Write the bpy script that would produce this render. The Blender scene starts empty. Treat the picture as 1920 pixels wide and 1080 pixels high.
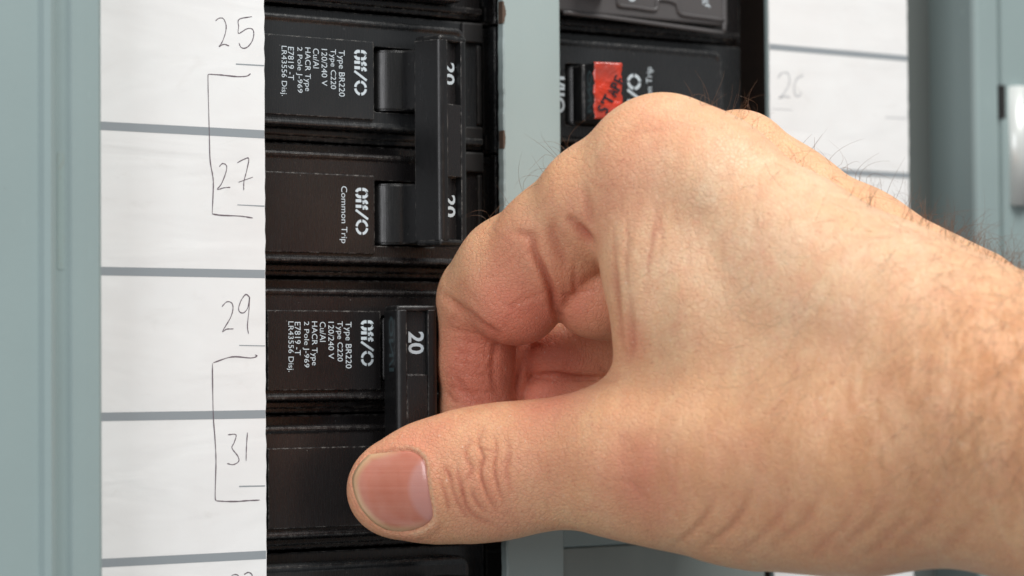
import bpy, bmesh, math, random
import numpy as np
random.seed(7); rng = np.random.default_rng(7)
SC = bpy.context.scene
COL = SC.collection
S = 0.001                       # everything below is measured in millimetres, built in metres
R = math.radians

# ------------------------------------------------------------------ camera
FPX = 5333.0                    # focal length in units of 1/1920 of the picture width (100 mm lens)
YAW, PITCH, ROLL, DIST = R(36.91), R(1.84), R(-0.40), 550.47
_d = np.array([math.sin(YAW)*math.cos(PITCH), math.cos(YAW)*math.cos(PITCH), math.sin(PITCH)])
_r = np.array([math.cos(YAW), -math.sin(YAW), 0.0]); _u = np.cross(_r, _d)
CR = _r*math.cos(ROLL)+_u*math.sin(ROLL); CU = _u*math.cos(ROLL)-_r*math.sin(ROLL); CD = _d
CO = -CD*DIST
cam_d = bpy.data.cameras.new('camera'); cam = bpy.data.objects.new('camera', cam_d); COL.objects.link(cam)
from mathutils import Matrix, Vector
m = Matrix([[CR[i], CU[i], -CD[i], CO[i]*S] for i in range(3)]+[[0, 0, 0, 1]])
cam.matrix_world = m
cam_d.sensor_width = 36; cam_d.lens = FPX/1920*36
cam_d.clip_start = 0.02; cam_d.clip_end = 20
cam_d.dof.use_dof = True; cam_d.dof.focus_distance = 0.522; cam_d.dof.aperture_fstop = 15.0
cam_d.dof.aperture_blades = 7
SC.camera = cam

# ------------------------------------------------------------------ light
W = bpy.data.worlds.new('World'); SC.world = W; W.use_nodes = True
bg = W.node_tree.nodes['Background']; bg.inputs[0].default_value = (0.93, 0.97, 1.0, 1); bg.inputs[1].default_value = 0.27

def area(name, loc, target, size, power, col, size_y=None):
    l = bpy.data.lights.new(name, 'AREA'); l.energy = power; l.size = size; l.color = col
    if size_y: l.shape = 'RECTANGLE'; l.size_y = size_y
    o = bpy.data.objects.new(name, l); COL.objects.link(o); o.location = loc
    o.rotation_euler = (Vector(target)-Vector(loc)).to_track_quat('-Z', 'Y').to_euler()
    return o
area('softbox_above', (0.12, -0.62, 0.87), (0.0, 0, 0), 0.58, 14.0, (1.0, 0.985, 0.96), 0.5)
area('fill_side', (-0.85, -0.45, 0.25), (0.0, 0, 0), 0.5, 4.4, (0.97, 0.97, 1.0))  # unseen fill added to brighten the frame wall and thumb

SC.view_settings.view_transform = 'Standard'; SC.view_settings.look = 'None'
SC.view_settings.exposure = 0.0; SC.view_settings.gamma = 1.0
try:
    SC.cycles.use_denoising = True
except Exception: pass

# ------------------------------------------------------------------ geometry of the view: pixel -> point
def pt(px, py, Y):
    """point of the vertical plane at depth Y (mm) seen at photograph pixel px,py"""
    v = CD*FPX+CR*(px-960)-CU*(py-540); t = (Y-CO[1])/v[1]; return CO+v*t
def X_(px, py, Y): return float(pt(px, py, Y)[0])
def Z_(px, py, Y): return float(pt(px, py, Y)[2])

# ------------------------------------------------------------------ materials
def mat(name, col, rough=0.5, spec=0.5, metal=0.0):
    M = bpy.data.materials.new(name); M.use_nodes = True
    b = M.node_tree.nodes['Principled BSDF']
    b.inputs['Base Color'].default_value = (*col, 1); b.inputs['Roughness'].default_value = rough
    b.inputs['Specular IOR Level'].default_value = spec; b.inputs['Metallic'].default_value = metal
    return M
class NT:
    def __init__(s, M): s.t = M.node_tree; s.b = s.t.nodes['Principled BSDF']
    def n(s, typ, **kw):
        n = s.t.nodes.new(typ)
        for k, v in kw.items():
            if k.startswith('_'): setattr(n, k[1:], v)
            else:
                k2 = k.replace('__', ' ')
                n.inputs[int(k2[1:]) if k2[0] == 'i' and k2[1:].isdigit() else k2].default_value = v
        return n
    def l(s, a, b): s.t.links.new(a, b)
    def coords(s, scale=(1, 1, 1), rot=(0, 0, 0)):
        t = s.n('ShaderNodeTexCoord'); m = s.n('ShaderNodeMapping'); m.inputs['Scale'].default_value = scale
        m.inputs['Rotation'].default_value = rot
        s.l(t.outputs['Object'], m.inputs['Vector']); return m.outputs[0]
    def noise(s, vec, scale, detail=3, rough=0.5, dist=0.0):
        n = s.n('ShaderNodeTexNoise', Scale=scale, Detail=detail, Roughness=rough, Distortion=dist); s.l(vec, n.inputs['Vector']); return n.outputs['Fac']
    def ramp(s, fac, stops):
        r = s.n('ShaderNodeValToRGB'); s.l(fac, r.inputs[0]); e = r.color_ramp.elements
        while len(e) < len(stops): e.new(0.5)
        for q, (p, c) in zip(e, stops):
            q.position = p; q.color = (*c, 1) if not isinstance(c, (int, float)) else (c, c, c, 1)
        return r.outputs[0]
    def mix(s, fac, a, b, blend='MIX'):
        m = s.n('ShaderNodeMix', _data_type='RGBA', _blend_type=blend)
        for inp, v in ((m.inputs[0], fac), (m.inputs[6], a), (m.inputs[7], b)):
            if hasattr(v, 'default_value') and not isinstance(v, (tuple, float, int)): s.l(v, inp)
            elif isinstance(v, (float, int)): inp.default_value = v
            else: inp.default_value = (*v, 1)
        return m.outputs[2]
    def math(s, op, a, b=0.0):
        m = s.n('ShaderNodeMath', _operation=op)
        for inp, v in ((m.inputs[0], a), (m.inputs[1], b)):
            if isinstance(v, (float, int)): inp.default_value = v
            else: s.l(v, inp)
        return m.outputs[0]
    def bump(s, h, strength, dist, normal=None):
        b = s.n('ShaderNodeBump', Strength=strength, Distance=dist); s.l(h, b.inputs['Height'])
        if normal is not None: s.l(normal, b.inputs['Normal'])
        return b.outputs[0]

def plastic(name, col, rough, wear=0.5, warm=0.0, edge=0.35):
    M = mat(name, col, rough, 0.45); N = NT(M); c = N.coords()
    big = N.noise(c, 60, 3); fine = N.noise(c, 2600, 2); scr = N.noise(N.coords((14, 1, 1)), 260, 4, .6, .4)
    base = N.mix(N.ramp(big, [(0.3, 0.0), (0.75, 1.0)]), col, tuple(min(1, k*1.35+.001) for k in col))
    # specks of dust
    v = N.n('ShaderNodeTexVoronoi', Scale=900, Randomness=1.0); N.l(c, v.inputs['Vector'])
    sel = N.math('GREATER_THAN', N.math('FRACT', N.math('MULTIPLY', v.outputs['Color'], 7.13)), 0.93)
    dot = N.math('LESS_THAN', v.outputs['Distance'], 0.085)
    dust = N.math('MULTIPLY', sel, dot)
    base = N.mix(N.math('MULTIPLY', dust, 0.55*wear), base, (0.45, 0.44, 0.42))
    # worn, dusty edges
    bv = N.n('ShaderNodeBevel', Radius=0.00026, _samples=4); g = N.n('ShaderNodeNewGeometry')
    dp = N.n('ShaderNodeVectorMath', _operation='DOT_PRODUCT'); N.l(bv.outputs[0], dp.inputs[0]); N.l(g.outputs['Normal'], dp.inputs[1])
    e = N.math('SUBTRACT', 1.0, dp.outputs['Value']); e = N.ramp(e, [(0.01, 0.0), (0.10, 1.0)])
    en = N.ramp(N.noise(c, 700, 4, .7), [(0.46, 0.0), (0.64, 1.0)])
    ef = N.math('MULTIPLY', N.math('MULTIPLY', e, en), edge)
    base = N.mix(ef, base, (0.42, 0.40, 0.37))
    N.l(base, N.b.inputs['Base Color'])
    rr = N.math('ADD', N.math('MULTIPLY', N.ramp(scr, [(0.3, 0.0), (0.7, 1.0)]), 0.16), rough-0.08)
    N.l(rr, N.b.inputs['Roughness'])
    h = N.math('ADD', N.math('MULTIPLY', fine, 0.5), scr)
    N.l(N.bump(h, 0.13, 0.00003, bv.outputs[0]), N.b.inputs['Normal'])
    return M
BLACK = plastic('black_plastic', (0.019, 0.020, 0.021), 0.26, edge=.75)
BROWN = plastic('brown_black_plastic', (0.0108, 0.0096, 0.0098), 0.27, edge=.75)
HANDLE = plastic('handle_plastic', (0.0075, 0.0075, 0.008), 0.33, edge=0.8)
DRUM = plastic('glossy_black_plastic', (0.010, 0.010, 0.010), 0.28, edge=0.15)
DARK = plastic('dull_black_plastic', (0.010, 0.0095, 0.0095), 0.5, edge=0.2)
PRINT = mat('white_print', (0.55, 0.62, 0.66), 0.6, .3)
GHOST = mat('ghost_print', (0.035, 0.055, 0.06), 0.4)

def paint(name, col, rough=0.45, scuff=.34):
    M = mat(name, col, rough, .45); N = NT(M); c = N.coords()
    a = N.noise(c, 25, 4); b = N.noise(N.coords((1, 1, .25)), 180, 4, .6)
    base = N.mix(N.ramp(a, [(0.3, 0.0), (0.7, 1.0)]), col, tuple(k*0.90 for k in col))
    base = N.mix(N.math('MULTIPLY', N.ramp(b, [(0.62, 0.0), (0.8, 1.0)]), .25), base, tuple(min(1, k*1.35) for k in col))
    sc1 = N.ramp(N.noise(N.coords((9, 1, .5), (0, .35, 0)), 210, 3, .7, .3), [(0.70, 0.0), (0.74, 1.0)])
    base = N.mix(N.math('MULTIPLY', sc1, scuff), base, tuple(min(1, k*1.7) for k in col))
    gr = N.ramp(N.noise(c, 520, 4, .7), [(0.66, 0.0), (0.76, 1.0)]); gm = N.ramp(N.noise(c, 38, 3), [(0.45, 0.0), (0.7, 1.0)])
    base = N.mix(N.math('MULTIPLY', N.math('MULTIPLY', gr, gm), .6), base, (0.16, 0.14, 0.11))
    N.l(base, N.b.inputs['Base Color']); N.l(N.math('ADD', N.math('MULTIPLY', a, .25), rough-.1), N.b.inputs['Roughness'])
    N.l(N.bump(N.noise(c, 900, 2), 0.35, 0.00005), N.b.inputs['Normal']); return M
PAINT = paint('grey_green_paint', (0.275, 0.350, 0.348))
STRIP = paint('grey_green_paint_sheen', (0.355, 0.43, 0.42), scuff=.55)  # frame paint again, its stronger gloss reflection put into a lighter colour
PAINT2 = paint('grey_green_paint_dull', (0.24, 0.275, 0.26), .6)
def rusty():
    M = paint('rust_marked_paint', (0.28, 0.36, 0.35)); N = NT(M); c = N.coords((1, 1, .35))
    old = N.b.inputs['Base Color'].links[0].from_socket
    f = N.ramp(N.noise(c, 420, 5, .7), [(0.50, 0.0), (0.66, 1.0)])
    N.l(N.mix(N.math('MULTIPLY', f, .9), old, (0.24, 0.17, 0.10)), N.b.inputs['Base Color']); return M
RUSTY = rusty()
RUST = mat('bare_rusty_edge', (0.10, 0.065, 0.045), .8)
CHROME = mat('zinc_plated_steel', (0.62, 0.65, 0.63), .30, .6, .15)
def paper():
    M = mat('paper', (0.80, 0.805, 0.80), .62, .3); N = NT(M); c = N.coords()
    base = N.mix(N.ramp(N.noise(c, 45, 5, .6), [(0.35, 0.0), (0.75, 1.0)]), (0.80, 0.81, 0.805), (0.75, 0.745, 0.735))
    base = N.mix(N.math('MULTIPLY', N.ramp(N.noise(N.coords((1, 1, 2.2)), 60, 4, .65, 1.5), [(0.60, 0.0), (0.72, 1.0)]), .30), base, (0.66, 0.65, 0.63)); st = N.ramp(N.noise(c, 110, 2), [(0.72, 0.0), (0.8, 1.0)])
    base = N.mix(N.math('MULTIPLY', st, .25), base, (0.74, 0.68, 0.58))
    N.l(base, N.b.inputs['Base Color'])
    w = N.noise(N.coords((.35, 1, 1.3)), 75, 3, .45, .6)
    b1 = N.bump(w, 0.35, 0.0009); N.l(N.bump(N.noise(c, 3500, 2), .3, .00002, b1), N.b.inputs['Normal']); return M
PAPER = paper()
RULE = mat('grey_ruling_ink', (0.27, 0.30, 0.32), .6)
INK = mat('ballpoint_ink', (0.13, 0.10, 0.12), .5)
PENCIL = mat('faded_pencil', (0.52, 0.53, 0.54), .6)
def redtape():
    M = mat('red_tape', (0.62, 0.035, 0.012), .3, .5); N = NT(M); c = N.coords()
    N.l(N.mix(N.ramp(N.noise(c, 160, 4, .6), [(0.40, 0.0), (0.60, 1.0)]), (0.56, 0.04, 0.016), (0.34, 0.045, 0.03)), N.b.inputs['Base Color'])
    N.l(N.bump(N.noise(c, 220, 3, .6, 1.2), 1.0, .0005), N.b.inputs['Normal']); return M
TAPE = redtape()
CLEAR = mat('grey_translucent_plastic', (0.085, 0.08, 0.08), .3)

# ------------------------------------------------------------------ object helpers
def link(name, me, M=None, parent=None, smooth=False, **props):
    o = bpy.data.objects.new(name, me); COL.objects.link(o)
    if M and not me.materials: me.materials.append(M)
    if parent: o.parent = parent
    if smooth: me.polygons.foreach_set('use_smooth', [True]*len(me.polygons))
    for k, v in props.items(): o[k] = v
    return o
def thing(name, label, cat, loc=(0, 0, 0), group=None):
    o = bpy.data.objects.new(name, None); COL.objects.link(o); o.location = [k*S for k in loc]
    o.empty_display_size = .01; o['label'] = label; o['category'] = cat
    if group: o['group'] = group
    return o
def from_bm(name, bm, M, parent=None, smooth=False, **p):
    bmesh.ops.recalc_face_normals(bm, faces=bm.faces)
    me = bpy.data.meshes.new(name); bm.to_mesh(me); bm.free()
    return link(name, me, M, parent, smooth, **p)
def add_box(bm, a, b, bev=0.0, seg=2, mtx=None):
    a = np.array(a, float); b = np.array(b, float); lo = np.minimum(a, b); hi = np.maximum(a, b)
    r = bmesh.ops.create_cube(bm, size=1.0); vs = r['verts']
    for v in vs:
        for k in range(3): v.co[k] = (lo[k] if v.co[k] < 0 else hi[k])*S
    if bev > 0:
        es = list({e for v in vs for e in v.link_edges})
        q = bmesh.ops.bevel(bm, geom=es, offset=bev*S, segments=seg, profile=.5, affect='EDGES')
        vs = list({v for f in q['faces'] for v in f.verts} | {v for v in vs if v.is_valid})
    if mtx is not None: bmesh.ops.transform(bm, matrix=mtx, verts=vs)
    return vs
def box(name, a, b, M, parent=None, bev=0.0, mtx=None, **p):
    bm = bmesh.new(); add_box(bm, a, b, bev, mtx=mtx); return from_bm(name, bm, M, parent, **p)
def extrude_profile(bm, prof, z0, z1, nz=1, wob=0.0):
    """closed profile [(x,y)..] in mm extruded along z"""
    rows = []
    for i in range(nz+1):
        z = z0+(z1-z0)*i/nz
        rows.append([bm.verts.new(((x+(random.uniform(-wob, wob) if wob else 0))*S, y*S, z*S)) for x, y in prof])
    n = len(prof)
    for i in range(nz):
        for k in range(n): bm.faces.new((rows[i][k], rows[i][(k+1) % n], rows[i+1][(k+1) % n], rows[i+1][k]))
    bm.faces.new(rows[0]); bm.faces.new(rows[-1][::-1])
def smooth_poly(P, n=6):
    """Catmull-Rom through points"""
    P = [np.array(p, float) for p in P]; Q = [2*P[0]-P[1]]+P+[2*P[-1]-P[-2]]; out = []
    for i in range(1, len(Q)-2):
        for t in np.linspace(0, 1, n, endpoint=False):
            a, b, c, d = Q[i-1:i+3]
            out.append(.5*((2*b)+(c-a)*t+(2*a-5*b+4*c-d)*t*t+(3*b-a-3*c+d)*t**3))
    return out+[P[-1]]
def ribbon(bm, pts, w, y, taper=False, jit=0.0):
    """flat stroke of width w (mm) in the plane Y=y through 2-D points (x,z); pts in mm"""
    P = [np.array(p, float) for p in pts]; L = []; n = len(P)
    for i, p in enumerate(P):
        t = P[min(i+1, n-1)]-P[max(i-1, 0)]; t = t/(np.linalg.norm(t)+1e-9); nn = np.array([-t[1], t[0]])
        ww = w*(1+random.uniform(-jit, jit)); 
        if taper and i in (0, n-1): ww *= .5
        L.append((bm.verts.new(((p+nn*ww/2)[0]*S, y*S, (p+nn*ww/2)[1]*S)), bm.verts.new(((p-nn*ww/2)[0]*S, y*S, (p-nn*ww/2)[1]*S))))
    for a, b in zip(L[:-1], L[1:]): bm.faces.new((a[0], b[0], b[1], a[1]))
def text_mesh(txt, bold=0.0, spacing=1.0):
    cu = bpy.data.curves.new('t', 'FONT'); cu.body = txt; cu.offset = bold; cu.space_character = spacing; cu.resolution_u = 3
    o = bpy.data.objects.new('t', cu); COL.objects.link(o); dg = bpy.context.evaluated_depsgraph_get(); dg.update()
    me = bpy.data.meshes.new_from_object(o.evaluated_get(dg)); v = np.array([q.co[:] for q in me.vertices]); f = [tuple(p.vertices) for p in me.polygons]
    bpy.data.objects.remove(o); bpy.data.meshes.remove(me); bpy.data.curves.remove(cu)
    return v, f
def put_text(bm, txt, xr, zr, y, direction, bold=0.0, fn=None):
    """fit text in the box xr,zr; 'down': reads downwards, letter tops to +x; 'up': reads upwards, tops to -x"""
    v, f = text_mesh(txt, bold); a = v[:, 0]; b = v[:, 1]
    a = (a-a.min())/(a.max()-a.min()); b = (b-b.min())/(b.max()-b.min())
    if direction == 'down': x = xr[0]+(xr[1]-xr[0])*b; z = zr[1]+(zr[0]-zr[1])*a
    elif direction == 'up': x = xr[1]+(xr[0]-xr[1])*b; z = zr[0]+(zr[1]-zr[0])*a
    vs = [bm.verts.new(((p*S, y*S, q*S)) if fn is None else fn(p, q)) for p, q in zip(x, z)]
    for p in f:
        try: bm.faces.new([vs[i] for i in p])
        except ValueError: pass
def off_mark(bm, xr, zr, y, direction, part=None):
    """the stencilled word Off, a slash and a ring; t runs along the word (0..340), h across (0..95)"""
    def tf(p):
        t, h = p[0]/340, p[1]/95
        if direction == 'down': return (xr[0]+(xr[1]-xr[0])*h, zr[1]+(zr[0]-zr[1])*t)
        return (xr[1]+(xr[0]-xr[1])*h, zr[0]+(zr[1]-zr[0])*t)
    sc = abs(xr[1]-xr[0])/95
    def st(pts, w=19): ribbon(bm, [tf(p) for p in pts], w*sc, y)
    def arc(cx, cy, rx, ry, a0, a1, n=8): return [(cx+rx*math.cos(R(a0+(a1-a0)*i/n)), cy+ry*math.sin(R(a0+(a1-a0)*i/n))) for i in range(n+1)]
    st([(30, 86)]+arc(32, 62, 22, 24, 95, 180)[0:]+[(10, 52)]); st([(44, 86)]+arc(42, 62, 22, 24, 85, 0)+[(64, 52)])
    st([(10, 43)]+arc(32, 33, 22, 24, 180, 265)); st([(64, 43)]+arc(42, 33, 22, 24, 0, -85))
    for k in (92, 132):
        st([(k, 2), (k, 44)]); st([(k, 52), (k+1, 72), (k+8, 83), (k+22, 86)]); st([(k-11, 60), (k-2, 60)], 13); st([(k+10, 60), (k+22, 60)], 13)
    st([(158, 2), (222, 93)], 15)
    for q in range(4): st(arc(281, 47, 46, 39, q*90+7, q*90+83), 17)

# ------------------------------------------------------------------ the panel
panel = thing('electrical_panel', 'grey green painted metal electrical panel cover with rusty edges around the breakers', 'electrical panel')
XL0 = X_(182, 540, -14)                          # inner edge of the raised frame on the left
XOL, XS0, XS1, XOR, XCE = -56.3, -1.6, 12.4, 67.2, 107.8
ZT, ZB = 150, -150
# flat cover: left section under the directory label, centre strip with chipped edges, right section
box('cover_sheet', (-130, 0, ZB), (XOL, 1.2, ZT), PAINT, panel, .25)
bm = bmesh.new(); prof = [(XS0+.3, 0), (XS0, .3), (XS0, 1.8), (XS1, 1.8), (XS1, .35), (XS1-.35, 0)]
rows = []
for i in range(241):
    z = ZB+(ZT-ZB)*i/240; w = .05*math.sin(z*.9)+.04*math.sin(z*2.7+1)+random.uniform(-.025, .025)
    rows.append([bm.verts.new(((x+(w if x < 5 else .0))*S, y*S, z*S)) for x, y in prof])
for a, b in zip(rows[:-1], rows[1:]):
    for k in range(6): bm.faces.new((a[k], a[(k+1) % 6], b[(k+1) % 6], b[k]))
bm.faces.new(rows[0]); bm.faces.new(rows[-1][::-1])
from_bm('centre_strip', bm, STRIP, panel)
for z0, z1, w in ((51.3, 55.6, .55), (27.0, 30.5, .28), (-46.9, -43, .4)):
    bm = bmesh.new(); n = 14; A = []
    for i in range(n+1):
        z = z0+(z1-z0)*i/n; k = w*math.sin(math.pi*i/n)*(1+random.uniform(-.4, .4))
        A.append([bm.verts.new((x*S, y*S, z*S)) for x, y in ((XS0-.22, 1.4), (XS0-.25, -.02), (XS0+.02+k*.9, -.03), (XS0+.3+k*.4, .5))])
    for a, b in zip(A[:-1], A[1:]):
        for q in range(4): bm.faces.new((a[q], a[(q+1) % 4], b[(q+1) % 4], b[q]))
    from_bm('rust_chip', bm, RUST, panel, label='brown bare rust chip on the edge of the centre strip')
box('cover_sheet', (XOR, 0, ZB), (XCE, 1.2, ZT), PAINT, panel, .25)
# lower closed part of the right opening, with its pressed blanking plate
ZP = -45.5
box('cover_sheet', (XS1-.3, 1.25, ZB), (XOR-1.6, 2.2, ZP), PAINT, panel, .2)
PXs = X_(1050, 1030, .6)
ztop = Z_(1200, 1021, .6)
box('blanking_plate', (PXs, .55, ZB), (XOR-1.9, 1.24, ztop), PAINT2, panel, .2)
# (upper rim of that closed part stands proud of the plate)
box('plate_rim', (XS1-.2, .12, ztop+.35), (XOR-1.8, 1.24, ZP-.1), PAINT, panel, .15)
# left raised frame (towards the viewer) with its rolled bead and rust streak
def frame_profile(pts, name, M, z0=ZB, z1=ZT):
    bm = bmesh.new(); extrude_profile(bm, pts, z0, z1); return from_bm(name, bm, M, panel)
def fx(px, Y=-14): return X_(px, 540, Y)
P = [(fx(197), -1), (fx(197), -12.6), (fx(193), -13.4), (fx(186), -13.9), (fx(160), -14), (fx(136), -14), (fx(130), -13.3), (fx(126), -13.1), (fx(112), -13.1), (fx(106), -13.6),
     (fx(98), -15.0), (fx(88), -15.5), (fx(78), -15.0), (fx(72), -14.05), (fx(60), -14), (-145, -14), (-145, -1)]
frame_profile(P, 'left_frame', PAINT)
box('rust_streak', (fx(125), -13.16, Z_(115, 505, -14)), (fx(112.5), -13.0, Z_(115, 285, -14)), RUSTY, panel, label='worn streak of brown rust spots on the frame')
# right side: gap, raised frame wall and front
box('cover_gutter', (XCE-.5, 12, ZB), (150, 13, ZT), paint('gutter_shade_grey', (0.105, 0.12, 0.115), .6), panel)  # shade of the deep gutter put into a darker paint colour
XW = X_(1745, 300, 12)
xw2 = XW
hF = -2.0
frame_profile([(XW, 12), (XW, hF+1.2), (XW+.35, hF+.35), (XW+1.2, hF), (X_(1872, 300, hF), hF), (X_(1874, 300, hF), hF+.9), (X_(1879, 300, hF), hF+.9), (X_(1881, 300, hF), hF), (175, hF), (175, 12)], 'right_frame', PAINT)
# hinge barrel in its slot
bm = bmesh.new(); hx = X_(1909, 270, hF); r = 2.9; z0, z1 = Z_(1905, 384, hF-2), Z_(1905, 160, hF-2)
bmesh.ops.create_cone(bm, cap_ends=True, segments=40, radius1=r*S, radius2=r*S, depth=(z1-z0)*S, matrix=Matrix.Translation((hx*S, (hF+.5)*S, (z0+z1)/2*S)))
bmesh.ops.bevel(bm, geom=[e for e in bm.edges if len(e.link_faces) == 2 and e.calc_face_angle() > 1], offset=.3*S, segments=2, affect='EDGES')
from_bm('hinge_pin', bm, CHROME, panel, True, label='shiny zinc plated hinge pin')
box('hinge_slot', (X_(1876, 180, hF), hF-.05, z1-7.5), (X_(1886, 180, hF), hF+2, z1+.2), DARK, panel, .2)
# box interior behind the breakers
box('panel_interior', (-130, 31, ZB), (150, 32, ZT), plastic('dusty_brown_backing', (0.055, 0.032, 0.022), .6), panel)
for k in (0, 1):
    pass

# ------------------------------------------------------------------ directory labels
def hand_part(name, strokes, parent, y, w, M, f, label=None):
    bm = bmesh.new()
    for i, s in enumerate(strokes):
        q = [(X_(a, b, y), Z_(a, b, y)) for a, b in [f(p) for p in s]]
        ribbon(bm, smooth_poly(q, 5) if len(q) > 2 else q, w, y-.004*(i % 3), taper=True, jit=.35)
    p = {'label': label} if label else {}
    return from_bm(name, bm, M, parent, **p)
def rows_z(px, ys, y): return [Z_(px, q, y) for q in ys]
LAB = 'directory_label'
lab = thing(LAB, 'white paper circuit directory strip on the left, numbered 25 to 31 in pen', 'directory label', group='circuit directory strips')
def wavy_sheet(name, x0, x1, parent, seed):
    bm = bmesh.new(); r_ = random.Random(seed); nz = 150; nx = 16; g = []
    for j in range(nz+1):
        z = ZB+4+(ZT-ZB-8)*j/nz; row = []
        for i in range(nx+1):
            x = x0+(x1-x0)*i/nx
            if i in (0, nx): x += .06*math.sin(z*1.7+seed)+r_.uniform(-.05, .05)
            row.append(bm.verts.new((x*S, -.14*S, z*S)))
        g.append(row)
    for j in range(nz):
        for i in range(nx): bm.faces.new((g[j][i], g[j][i+1], g[j+1][i+1], g[j+1][i]))
    ret = bmesh.ops.extrude_face_region(bm, geom=list(bm.faces))
    bmesh.ops.translate(bm, vec=(0, .13*S, 0), verts=[e for e in ret['geom'] if isinstance(e, bmesh.types.BMVert)])
    return from_bm(name, bm, PAPER, parent)
XLP0, XLP1 = -95.5, X_(497.5, 540, -.14)
wavy_sheet('paper_strip', XLP0, XLP1, lab, 1)
yT = -.16
for k in range(-3, 6):
    zc = 27.15-25.43*k
    bm = bmesh.new(); q = [(XLP0+.1, zc), (XLP1-.1, zc+.04)]; ribbon(bm, q, 1.5, yT); from_bm('ruled_line', bm, RULE, lab)
f1 = lambda p: (p[0]/2, p[1]/2); f2 = lambda p: (p[0]/2, 540+p[1]/2)
yI = -.185
hand_part('tick_line', [[(885, 240), (990, 246)]], lab, yT-.01, .34, RULE, f1)
hand_part('tick_line', [[(890, 768), (992, 773)]], lab, yT-.01, .34, RULE, f1)
hand_part('tick_line', [[(897, 215), (994, 217)]], lab, yT-.01, .34, RULE, f2)
hand_part('tick_line', [[(897, 744), (994, 742)]], lab, yT-.01, .34, RULE, f2)
hand_part('handwritten_number', [[(808, 78), (822, 68), (838, 70), (848, 95), (845, 125), (832, 160), (822, 174), (840, 166), (860, 172)], [(945, 62), (897, 72), (895, 100), (895, 125), (925, 108), (945, 108), (952, 125), (945, 155), (925, 178), (905, 178), (896, 160)]], lab, yI, .17, INK, f1, 'handwritten number 25')
hand_part('handwritten_bracket', [[(940, 276), (925, 285), (890, 287), (830, 281), (783, 278)], [(783, 278), (780, 300), (785, 500), (788, 600), (798, 660), (800, 700), (796, 800)], [(796, 802), (830, 807), (900, 810), (948, 817)]], lab, yI, .19, INK, f1, 'pen bracket joining 25 and 27')
hand_part('handwritten_number', [[(822, 625), (835, 613), (850, 622), (846, 650), (830, 690), (815, 710), (840, 704), (864, 702)], [(890, 610), (915, 597), (933, 595), (925, 640), (915, 680), (914, 713)], [(895, 683), (948, 664)]], lab, yI, .17, INK, f1, 'handwritten number 27')
hand_part('handwritten_number', [[(832, 70), (850, 52), (868, 55), (874, 75), (865, 110), (835, 162), (850, 154), (876, 153)], [(936, 34), (922, 24), (905, 45), (895, 75), (900, 90), (915, 92), (930, 72), (936, 34), (934, 80), (928, 140), (932, 172)]], lab, yI, .17, INK, f2, 'handwritten number 29')
hand_part('handwritten_bracket', [[(956, 250), (964, 255), (940, 262), (870, 258), (800, 280)], [(797, 282), (797, 340), (800, 480), (806, 560), (810, 650), (807, 780), (812, 797)], [(812, 798), (850, 800), (890, 800), (930, 797), (974, 795)]], lab, yI, .19, INK, f2, 'pen bracket joining 29 and 31')
hand_part('handwritten_number', [[(855, 550), (885, 550), (878, 580), (870, 600), (892, 630), (895, 650), (875, 662), (852, 658)], [(928, 542), (924, 600), (923, 648)]], lab, yI, .17, INK, f2, 'handwritten number 31')
hand_part('handwritten_number', [[(868, 1078), (885, 1074), (896, 1084), (885, 1110), (896, 1140), (880, 1170)], [(915, 1074), (932, 1066), (946, 1078), (935, 1105), (948, 1135), (930, 1165)]], lab, yI, .17, INK, f2, 'handwritten number 33')
lab2 = thing(LAB, 'white paper circuit directory strip on the right with a faint pencilled 26', 'directory label', group='circuit directory strips')
XR0, XR1 = XOR+.15, XCE-.25
wavy_sheet('paper_strip', XR0, XR1, lab2, 2)
for k in range(-3, 6):
    zc = 51.22-25.43*k; bm = bmesh.new(); ribbon(bm, [(XR0+.1, zc), (XR1-.1, zc)], 1.25, yT); from_bm('ruled_line', bm, RULE, lab2)
f0 = lambda p: p
hand_part('handwritten_number', [[(1458, 147), (1466, 137), (1478, 138), (1480, 155), (1472, 172), (1461, 184), (1472, 180), (1482, 183)], [(1506, 141), (1494, 148), (1489, 165), (1492, 179), (1500, 179), (1502, 172)]], lab2, yI, .34, PENCIL, f0, 'faint pencilled number 26')
hand_part('tick_line', [[(1447, 204), (1486, 206)]], lab2, yT-.01, .4, PENCIL, f0)
hand_part('tick_line', [[(1660, 220), (1700, 222)]], lab2, yT-.01, .5, PENCIL, f0)

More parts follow.
